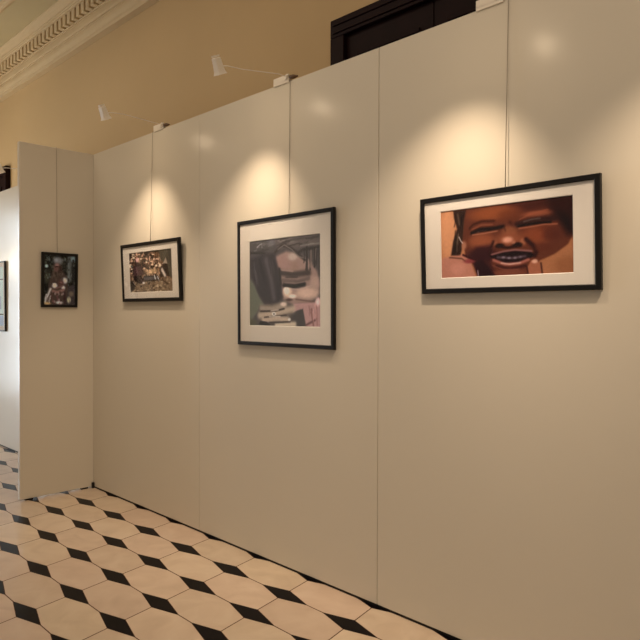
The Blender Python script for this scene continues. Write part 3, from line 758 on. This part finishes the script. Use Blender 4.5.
  ('B',[(0.169,0.389)],(80,84,66),(0.0306,0.0315),0.6),
  ('B',[(0.231,0.34)],(26,26,22),(0.0162,0.0242),0.6),
  ('B',[(0.063,0.161)],(80,84,66),(0.022,0.0265),0.6),
  ('B',[(0.027,0.34)],(100,104,92),(0.0189,0.0207),0.6),
  ('B',[(0.157,0.049)],(100,104,92),(0.0212,0.0229),0.6),
  ('B',[(0.778,0.587)],(112,112,104),(0.0162,0.0247),0.55),
  ('B',[(0.766,0.08)],(28,26,24),(0.0203,0.0347),0.55),
  ('B',[(0.767,0.429)],(112,112,104),(0.0225,0.0356),0.55),
  ('B',[(0.859,0.552)],(28,26,24),(0.02,0.0271),0.55),
  ('B',[(0.816,0.073)],(28,26,24),(0.0235,0.0358),0.55),
  ('B',[(0.873,0.384)],(112,112,104),(0.0217,0.0264),0.55),
  ('B',[(0.676,0.212)],(28,26,24),(0.0154,0.0338),0.55),
  ('B',[(0.855,0.37)],(28,26,24),(0.0177,0.0268),0.55),
  ('B',[(0.665,0.085)],(112,112,104),(0.0277,0.0363),0.55),
  ('B',[(0.952,0.19)],(112,112,104),(0.0197,0.0265),0.55),
  ('B',[(0.669,0.292)],(28,26,24),(0.0175,0.0245),0.55),
  ('B',[(0.933,0.386)],(28,26,24),(0.0292,0.0213),0.55),
  ('B',[(0.989,0.526)],(28,26,24),(0.0162,0.0267),0.55),
  ('B',[(0.783,0.488)],(28,26,24),(0.0309,0.037),0.55),
  ('B',[(0.787,0.286)],(28,26,24),(0.0192,0.0206),0.55),
  ('B',[(0.767,0.126)],(28,26,24),(0.0316,0.0178),0.55),
  ('B',[(0.356,0.363)],(52,38,32),(0.0261,0.0364),0.5),
  ('B',[(0.261,0.394)],(52,38,32),(0.027,0.0216),0.5),
  ('B',[(0.322,0.413)],(96,74,60),(0.037,0.028),0.5),
  ('B',[(0.582,0.378)],(96,74,60),(0.0308,0.0302),0.5),
  ('B',[(0.614,0.33)],(52,38,32),(0.0271,0.0183),0.5),
  ('B',[(0.458,0.337)],(52,38,32),(0.0278,0.038),0.5),
  ('B',[(0.311,0.406)],(96,74,60),(0.0229,0.0202),0.5),
  ('B',[(0.257,0.446)],(96,74,60),(0.0251,0.0362),0.5),
  ('B',[(0.581,0.475)],(52,38,32),(0.0371,0.0366),0.5),
  ('B',[(0.584,0.37)],(96,74,60),(0.0264,0.0232),0.5),
  ('B',[(0.393,0.37)],(52,38,32),(0.0468,0.0349),0.5),
  ('B',[(0.431,0.368)],(96,74,60),(0.0235,0.033),0.5),
  ('B',[(0.39,0.424)],(52,38,32),(0.0293,0.0184),0.5),
  ('B',[(0.205,0.357)],(52,38,32),(0.0411,0.0367),0.5),
  ('B',[(0.384,0.488)],(96,74,60),(0.0346,0.0349),0.5),
  ('B',[(0.491,0.382)],(96,74,60),(0.0322,0.0242),0.5),
  ('L',[(0.212,0.873),(0.188,0.902),(0.182,0.953)],(176,160,150),0.0185,0.7),
  ('L',[(0.222,0.817),(0.203,0.847),(0.198,0.881)],(176,160,150),0.0193,0.7),
  ('L',[(0.106,0.858),(0.103,0.886),(0.079,0.931)],(90,72,66),0.0186,0.7),
  ('L',[(0.095,0.788),(0.074,0.83),(0.065,0.868)],(176,160,150),0.0186,0.7),
  ('L',[(0.179,0.836),(0.171,0.898),(0.141,0.938)],(176,160,150),0.0112,0.7),
  ('L',[(0.157,0.828),(0.132,0.877),(0.117,0.936)],(90,72,66),0.0171,0.7),
  ('L',[(0.079,0.789),(0.053,0.831),(0.041,0.89)],(176,160,150),0.023,0.7),
  ('L',[(0.221,0.724),(0.196,0.779),(0.184,0.823)],(90,72,66),0.0146,0.7),
  ('L',[(0.069,0.766),(0.051,0.811),(0.027,0.877)],(90,72,66),0.014,0.7),
  ('L',[(0.202,0.772),(0.169,0.83),(0.157,0.892)],(90,72,66),0.0236,0.7),
  ('B',[(0.539,0.912)],(60,30,30),(0.0286,0.0251),0.6),
  ('B',[(0.513,0.746)],(60,30,30),(0.0292,0.0274),0.6),
  ('B',[(0.47,0.778)],(150,120,110),(0.0276,0.03),0.6),
  ('B',[(0.541,0.962)],(150,120,110),(0.0336,0.0282),0.6),
  ('B',[(0.642,0.873)],(60,30,30),(0.0352,0.0273),0.6),
  ('B',[(0.571,0.79)],(150,120,110),(0.0289,0.0249),0.6),
  ('B',[(0.341,0.934)],(150,120,110),(0.0287,0.0243),0.6),
  ('B',[(0.499,0.979)],(120,76,68),(0.0253,0.0283),0.6),
  ('B',[(0.304,0.926)],(120,76,68),(0.0324,0.0252),0.6),
  ('B',[(0.614,0.77)],(150,120,110),(0.0288,0.0265),0.6),
  ('B',[(0.324,0.763)],(60,30,30),(0.0194,0.0292),0.6),
  ('B',[(0.445,0.78)],(60,30,30),(0.0209,0.0158),0.6),
  ('B',[(0.484,0.899)],(150,120,110),(0.032,0.031),0.6),
  ('B',[(0.358,0.775)],(150,120,110),(0.0294,0.0307),0.6),
  ('B',[(0.407,0.231)],(40,20,18),(0.0245,0.0092),1),
  ('B',[(0.353,0.241)],(40,20,18),(0.0184,0.0074),1),
  ('B',[(0.541,0.548)],(120,76,66),(0.0368,0.0221),1),
  ('L',[(0.495,0.571),(0.572,0.574)],(50,28,26),0.0123,1),
 ]),
}

def lin(c):
    c = np.asarray(c, float)/255
    return np.where(c < .04045, c/12.92, ((c+.055)/1.055)**2.4)
ILL = lin((226, 200, 174))
def ink(c, gain=1): return np.clip(lin(c)/ILL*.72*gain, 0, 1)

def paint(key, nx, ny, aspect):
    """colours of the print on an nx*ny grid (aspect = height/width)"""
    base, ops = ART[key]
    u, v = np.meshgrid((np.arange(nx)+.5)/nx, (np.arange(ny)+.5)/ny)
    U, V = u, v*aspect
    img = np.ones((ny, nx, 3))*np.array(base, float)
    def over(a, c):
        nonlocal img
        a = np.clip(a, 0, 1)[..., None]; img = img*(1-a) + np.array(c, float)*a
    def seg(p, q):
        px, py, qx, qy = p[0], p[1]*aspect, q[0], q[1]*aspect
        dx, dy = qx-px, qy-py
        t = np.clip(((U-px)*dx + (V-py)*dy)/(dx*dx+dy*dy+1e-12), 0, 1)
        return np.hypot(U-px-t*dx, V-py-t*dy)
    for op in ops:
        k = op[0]
        if k == 'N':
            rs = np.random.RandomState(op[1]); n = op[3]
            pts = rs.rand(n*n, 2)*[1, aspect]; pc = np.array(op[2], float)[rs.randint(0, len(op[2]), n*n)]
            best = np.full(U.shape, 9.); second = best.copy(); c = np.zeros(U.shape+(3,))
            for (x, y), cc in zip(pts, pc):
                d = np.hypot(U-x, V-y); m = d < best
                second = np.where(m, best, np.minimum(second, d)); c[m] = cc; best = np.where(m, d, best)
            img = c*(.55+.45*np.clip((second-best)*n*1.6, 0, 1))[..., None]
        elif k == 'B':
            (cx, cy), (rx, ry) = op[1][0], op[3]
            r2 = ((u-cx)/rx)**2 + ((v-cy)/ry)**2
            over(op[4]*np.exp(-r2*r2*.9), op[2])
        elif k == 'L':
            d = np.full(U.shape, 9.)
            for p, q in zip(op[1], op[1][1:]): d = np.minimum(d, seg(p, q))
            wd = op[3]*.62
            over(op[4]*np.exp(-(d/wd)**2.6), op[2])
        elif k == 'P':
            pts = op[1]; ins = np.zeros(U.shape, bool); d = np.full(U.shape, 9.)
            for p, q in zip(pts, pts[1:]+pts[:1]):
                d = np.minimum(d, seg(p, q))
                py, qy = p[1], q[1]
                if py != qy:
                    ins ^= ((py > v) != (qy > v)) & (u < (q[0]-p[0])*(v-py)/(qy-py)+p[0])
            sd = np.where(ins, d, -d); s = max(op[3], .003)
            a = np.clip(.5+sd/(2*s), 0, 1); a = a*a*(3-2*a)
            over(op[4]*a, op[2])
    sg = nx*.0024; k = np.exp(-.5*(np.arange(-6, 7)/sg)**2); k /= k.sum()
    pad = np.pad(img, ((6, 6), (6, 6), (0, 0)), 'edge')
    pad = sum(w_*pad[:, i_:i_+nx] for i_, w_ in enumerate(k)); img = sum(w_*pad[i_:i_+ny] for i_, w_ in enumerate(k))
    rs = np.random.RandomState(1)
    mot = rs.rand(ny//4+2, nx//4+2); mot = np.kron(mot, np.ones((4, 4)))[:ny, :nx, None]
    img *= 1+(rs.rand(ny, nx, 1)-.5)*.05+(mot-.5)*.03
    lum = np.clip(img.mean(2, keepdims=True), 1, 255); img = lum+(img-lum)*(1.03 if key == 'SMILE' else .92); img = img*(lum/lum.mean())**{'FOLD': .38, 'MOTHER': .30, 'HEAP': .32}.get(key, .24)
    return ink(np.clip(img, 0, 255), {'MOTHER': 1.7, 'FOLD': 1.2, 'HEAP': 1.25}.get(key, .84))

def print_mesh(name, key, x0, z0, w, h, y, nx, parent, tilt, label=None):
    ny = int(nx*h/w); col = paint(key, nx, ny, h/w) if isinstance(key, str) else key(nx, ny)
    me = bpy.data.meshes.new(name)
    gx, gz = np.meshgrid(np.arange(nx+1)/nx, np.arange(ny+1)/ny)
    P = np.stack([x0+gx*w, np.full(gx.shape, y), z0+h-gz*h], -1).reshape(-1, 3)
    i = (np.arange(ny)[:, None]*(nx+1)+np.arange(nx)).reshape(-1)
    F = np.stack([i, i+nx+1, i+nx+2, i+1], -1)
    n0 = len(P)
    # back and rim of the sheet
    bx = np.array([(x0, y+.0008, z0), (x0+w, y+.0008, z0), (x0+w, y+.0008, z0+h), (x0, y+.0008, z0+h)])
    P = np.concatenate([P, bx]); faces = F.tolist() + [[n0, n0+3, n0+2, n0+1]]
    me.from_pydata((P @ np.array(tilt.to_3x3().transposed())).tolist(), [], faces)
    at = me.color_attributes.new('ink', 'FLOAT_COLOR', 'CORNER')
    c4 = np.concatenate([np.repeat(col.reshape(-1, 3), 4, 0), np.full((4, 3), .7)]); c4 = np.concatenate([c4, np.ones((len(c4), 1))], 1)
    at.data.foreach_set('color', c4.astype(np.float32).ravel())
    me.materials.append(M['print']); me.update()
    o = bpy.data.objects.new(name, me); COL.objects.link(o); o.parent = parent
    if label: o['label'] = label
    return o

def ring(bm, x0, z0, x1, z1, prof, mat):
    """mitred frame: prof = list of (inset, y)"""
    loops = [[(x0+i, y, z0+i), (x1-i, y, z0+i), (x1-i, y, z1-i), (x0+i, y, z1-i)] for i, y in prof]
    t = bmesh.new()
    loops.append(loops[0]); R = []
    for l in loops[:-1]: R.append([t.verts.new(p) for p in l])
    R.append(R[0])
    for P, Q in zip(R, R[1:]):
        for k in range(4): t.faces.new([P[k], P[(k+1) % 4], Q[(k+1) % 4], Q[k]])
    bmesh.ops.recalc_face_normals(t, faces=t.faces)
    merge(bm, t, 0, mat)

def picture(label, loc, rz, w, h, bar, depth, key, img, tilt, wx, wtop, nx, wire_r=.0017, thin_mat=False):
    """local frame: x along the wall from the left edge, z up from the bottom edge, front towards -y"""
    t = thing('framed_photograph', label, 'framed photograph', loc, rz, 'framed photographs hung on the panels')
    T = Matrix.Rotation(math.radians(tilt), 4, 'X')
    d = depth
    b = bmesh.new()
    ring(b, 0, 0, w, h, [(0, -.001), (0, -d+.003), (.003, -d), (bar-.003, -d), (bar, -d+.002), (bar, -d+.011), (bar-.006, -d+.012), (bar-.006, -.001)], T)
    box(b, (.004, -.003, .004), (w-.004, -.0005, h-.004), 0, 0, T)
    obj('frame', b, M['black'], t)
    ix, iz, iw, ih = img
    if not thin_mat:
        b = bmesh.new()
        x0, z0, x1, z1 = bar-.005, bar-.005, w-bar+.005, h-bar+.005
        y0, y1 = -d+.0105, -d+.0075
        O_ = [(x0, z0), (x1, z0), (x1, z1), (x0, z1)]; I_ = [(ix, iz), (ix+iw, iz), (ix+iw, iz+ih), (ix, iz+ih)]
        I2 = [(ix+.0025, iz+.0025), (ix+iw-.0025, iz+.0025), (ix+iw-.0025, iz+ih-.0025), (ix+.0025, iz+ih-.0025)]
        tt = bmesh.new()
        L = [[tt.verts.new((p[0], y, p[1])) for p in l] for l, y in ((O_, y0), (O_, y1), (I_, y1), (I2, y0))]; L.append(L[0])
        for P, Q in zip(L, L[1:]):
            for k in range(4): tt.faces.new([P[k], P[(k+1) % 4], Q[(k+1) % 4], Q[k]])
        bmesh.ops.recalc_face_normals(tt, faces=tt.faces); merge(b, tt, 0, T)
        obj('mat', b, M['mat'], t)
    print_mesh('print', key, ix-.002, iz-.002, iw+.004, ih+.004, -d+.0112, nx, t, T)
    b = bmesh.new(); box(b, (bar-.004, -d+.0045, bar-.004), (w-bar+.004, -d+.0065, h-bar+.004), 0, 0, T); obj('glass', b, M['glass'], t)
    b = bmesh.new()
    top = T @ Vector((wx, -.004, h-.02)); zt = wtop-loc[2]
    tube(b, [top, (wx, -.0042, zt-.01), (wx, -.0042, zt+.004), (wx, .004, zt+.006), (wx, TH, zt+.005)], wire_r, 8)
    obj('hanging_wire', b, M['steel'], t)
    return t

# world: z from the floor, x along the panels
picture('wide black-framed photograph of a smiling child, rightmost on the panels', (3.568, 0, 1.646), 0, .870, .460, .0235, .021, 'SMILE',
        (.112, .072, .646, .318), 2.4, .450, H, 300)
picture('largest black-framed photograph, tall, of a face behind folded hands', (2.099, 0, 1.345), 0, .871, .795, .0235, .021, 'FOLD',
        (.115, .124, .643, .536), .45, .486, H, 240)
picture('small tilted black-framed photograph of two figures beside a speckled heap', (.566, 0, 1.637), 0, .868, .461, .0265, .022, 'HEAP',
        (.119, .073, .632, .316), 2.6, .443, H, 200)
picture('narrow unmatted black-framed portrait of a person holding a baby on the end panel', (0, -.460, 1.593), PI/2, .309, .460, .022, .020, 'MOTHER',
        (.022, .022, .265, .416), 1.6, .133, H, 150, .0013, True)

def line_art(nx, ny):
    c = np.ones((ny, nx, 3))*ink((235, 232, 220))
    v = (np.arange(ny)+.5)/ny
    for a in (.22, .80): c[np.abs(v-a) < .008] = ink((90, 84, 76))
    c[(v > .5) & (v < .72), int(nx*.6):int(nx*.9)] = ink((205, 200, 188)); c[(v > .82)] = ink((200, 200, 198))
    return c
picture('black-framed pale picture cut off by the left edge of the photograph', (-3.145, .05, 1.332), 0, .89, .80, .014, .022, line_art,
        (.06, .06, .77, .68), .5, .44, H, 120)

# ------------------------------------------------------------------ picture lamps
def lamp(label, x, head, aim, power, loc_y=0, plate=True, dx=0, size=82):
    hx, hy, hz = head
    t = thing('picture_lamp', label, 'picture lamp', (x, loc_y, H), 0, 'arm lamps clipped to the tops of the panels')
    head_v = Vector((hx-x, hy-loc_y, hz-H)); bd = (Vector(aim)-Vector(head)).normalized(); d = Vector((-.1, .40, -.83)).normalized()
    # clamp: plate hooked over the panel's top edge
    b = bmesh.new()
    if plate: box(b, (-.07, -.0065, -.006), (.07, -.0005, .042), .0015)
    box(b, (-.07, -.0065, .008), (.07, TH+.006, .012), .001); box(b, (-.07, TH+.002, -.05), (.07, TH+.006, .012), .001)
    obj('clamp', b, M['white_metal'], t)
    b = bmesh.new(); tube(b, [(.045, .004, .018), (.062, -.012, .03)], [.011, .013], 12); tube(b, [(.066, -.014, .032), (.07, -.018, .034)], [.009, .006], 12); obj('knob', b, M['white_metal'], t)
    b = bmesh.new(); tube(b, [(.075, .0, .022), (.10, .004, .02), (.135, .008, .016)], [.011, .013, .004], 10); obj('cable_grip', b, M['brass'], t)
    b = bmesh.new()
    back = head_v + Vector((.018, .05, .012))
    tube(b, [(.055, 0, .028), (.04, -.06, .034), back + Vector((.0, .10, .008)), back, head_v + Vector((.014, .016, .004))], .0028, 8)
    obj('arm', b, M['white_metal'], t)
    # flared square head, mouth turned along d
    up = Vector((1, 0, 0)); z = -d; xx = up.cross(z).normalized(); xx = (up - z*up.dot(z)).normalized(); yy = z.cross(xx)
    R = Matrix((xx, yy, z)).transposed().to_4x4(); R.translation = head_v
    def sq(s, zz, c=.25):
        s *= .86; zz *= .9; k = s*(1-c)
        return [R @ Vector(p+(zz,)) for p in [(-s, -k), (-k, -s), (k, -s), (s, -k), (s, k), (k, s), (-k, s), (-s, k)]]
    b = bmesh.new()
    loft(b, [sq(.019, .052), sq(.024, .048), sq(.026, .01), sq(.030, -.03), sq(.037, -.05), sq(.0335, -.05), sq(.0325, -.046), sq(.022, -.03)])
    for k in (-.012, 0, .012): loft(b, [[R @ Vector((k+sx*.0025, sy*.018, zz)) for sx, sy in ((-1,-1),(1,-1),(1,1),(-1,1))] for zz in (.05, .060)])
    hd = obj('head', b, M['white_metal'], t)
    b = bmesh.new(); loft(b, [sq(.0325, -.0495), sq(.0325, -.047)]); obj('lens', b, M['lens'], hd)
    l = bpy.data.lights.new('lamp_beam', 'SPOT'); l.energy = power; l.color = (1, .77, .55); l.spot_size = math.radians(size); l.spot_blend = 1.0; l.shadow_soft_size = .022
    lo = bpy.data.objects.new('lamp_beam', l); COL.objects.link(lo); lo.parent = t
    lo.matrix_local = Matrix.Translation(head_v + d*.06) @ bd.to_track_quat('-Z', 'Y').to_matrix().to_4x4()
    return t
lamp('small white arm lamp above the heap photograph, further of the two seen whole', 1.095, (1.09, -.44, 2.972), (.92, 0, .9), 66)
lamp('small white arm lamp reaching out above the tall folded-hands photograph', 2.505, (2.45, -.43, 2.945), (2.10, 0, .9), 66)
lamp('white arm lamp above the smiling-child photograph, only its clamp in view', 3.925, (3.96, -.50, 2.935), (3.53, 0, .9), 74)
lamp('white arm lamp on the nearest panel, outside the picture at right', 5.06, (5.03, -.50, 2.935), (4.64, 0, .9), 74)
lamp('white arm lamp at the left edge in front of the dark door', -.93, (-.99, -.45, 2.90), (-1.9, 0, 1.4), 28)

# added fill lights, unseen: one overhead, one facing up near the end wall
l = bpy.data.lights.new('overhead_fill', 'AREA'); l.shape = 'RECTANGLE'; l.size = 10; l.size_y = 1.5; l.energy = 105; l.color = (1, .80, .60)
lo = bpy.data.objects.new('overhead_fill', l); COL.objects.link(lo); lo.location = (3, -1.9, 5.08)
l = bpy.data.lights.new('upward_fill', 'AREA'); l.shape = 'DISK'; l.size = .6; l.energy = 28; l.color = (1, .80, .52)
lo = bpy.data.objects.new('upward_fill', l); COL.objects.link(lo); lo.location = (-4.6, -1.3, 2.3); lo.rotation_euler = (PI-.25, .3, 0)

# ------------------------------------------------------------------ world, camera
wd = bpy.data.worlds.new('World'); scene.world = wd; wd.use_nodes = True
wd.node_tree.nodes['Background'].inputs[0].default_value = (1.0, .84, .66, 1)
wd.node_tree.nodes['Background'].inputs[1].default_value = .29

cam = bpy.data.cameras.new('camera'); co = bpy.data.objects.new('camera', cam); COL.objects.link(co)
cam.sensor_width = 36; cam.lens = 649.32/640*36; cam.clip_start = .05
yaw, pit, rol = .7893, -.0106, .0029
f = Vector((-math.sin(yaw)*math.cos(pit), math.cos(yaw)*math.cos(pit), math.sin(pit)))
r = Vector((math.cos(yaw), math.sin(yaw), 0)); u = r.cross(f)
r2 = r*math.cos(rol) + u*math.sin(rol); u2 = u*math.cos(rol) - r*math.sin(rol)
mw = Matrix((r2, u2, -f)).transposed().to_4x4(); mw.translation = (5.4788, -2.6178, 1.55)
co.matrix_world = mw
scene.camera = co
scene.view_settings.view_transform = 'Standard'; scene.view_settings.look = 'None'
scene.view_settings.gamma = 1; scene.view_settings.exposure = 0; scene.view_settings.use_curve_mapping = False
scene.cycles.use_denoising = True
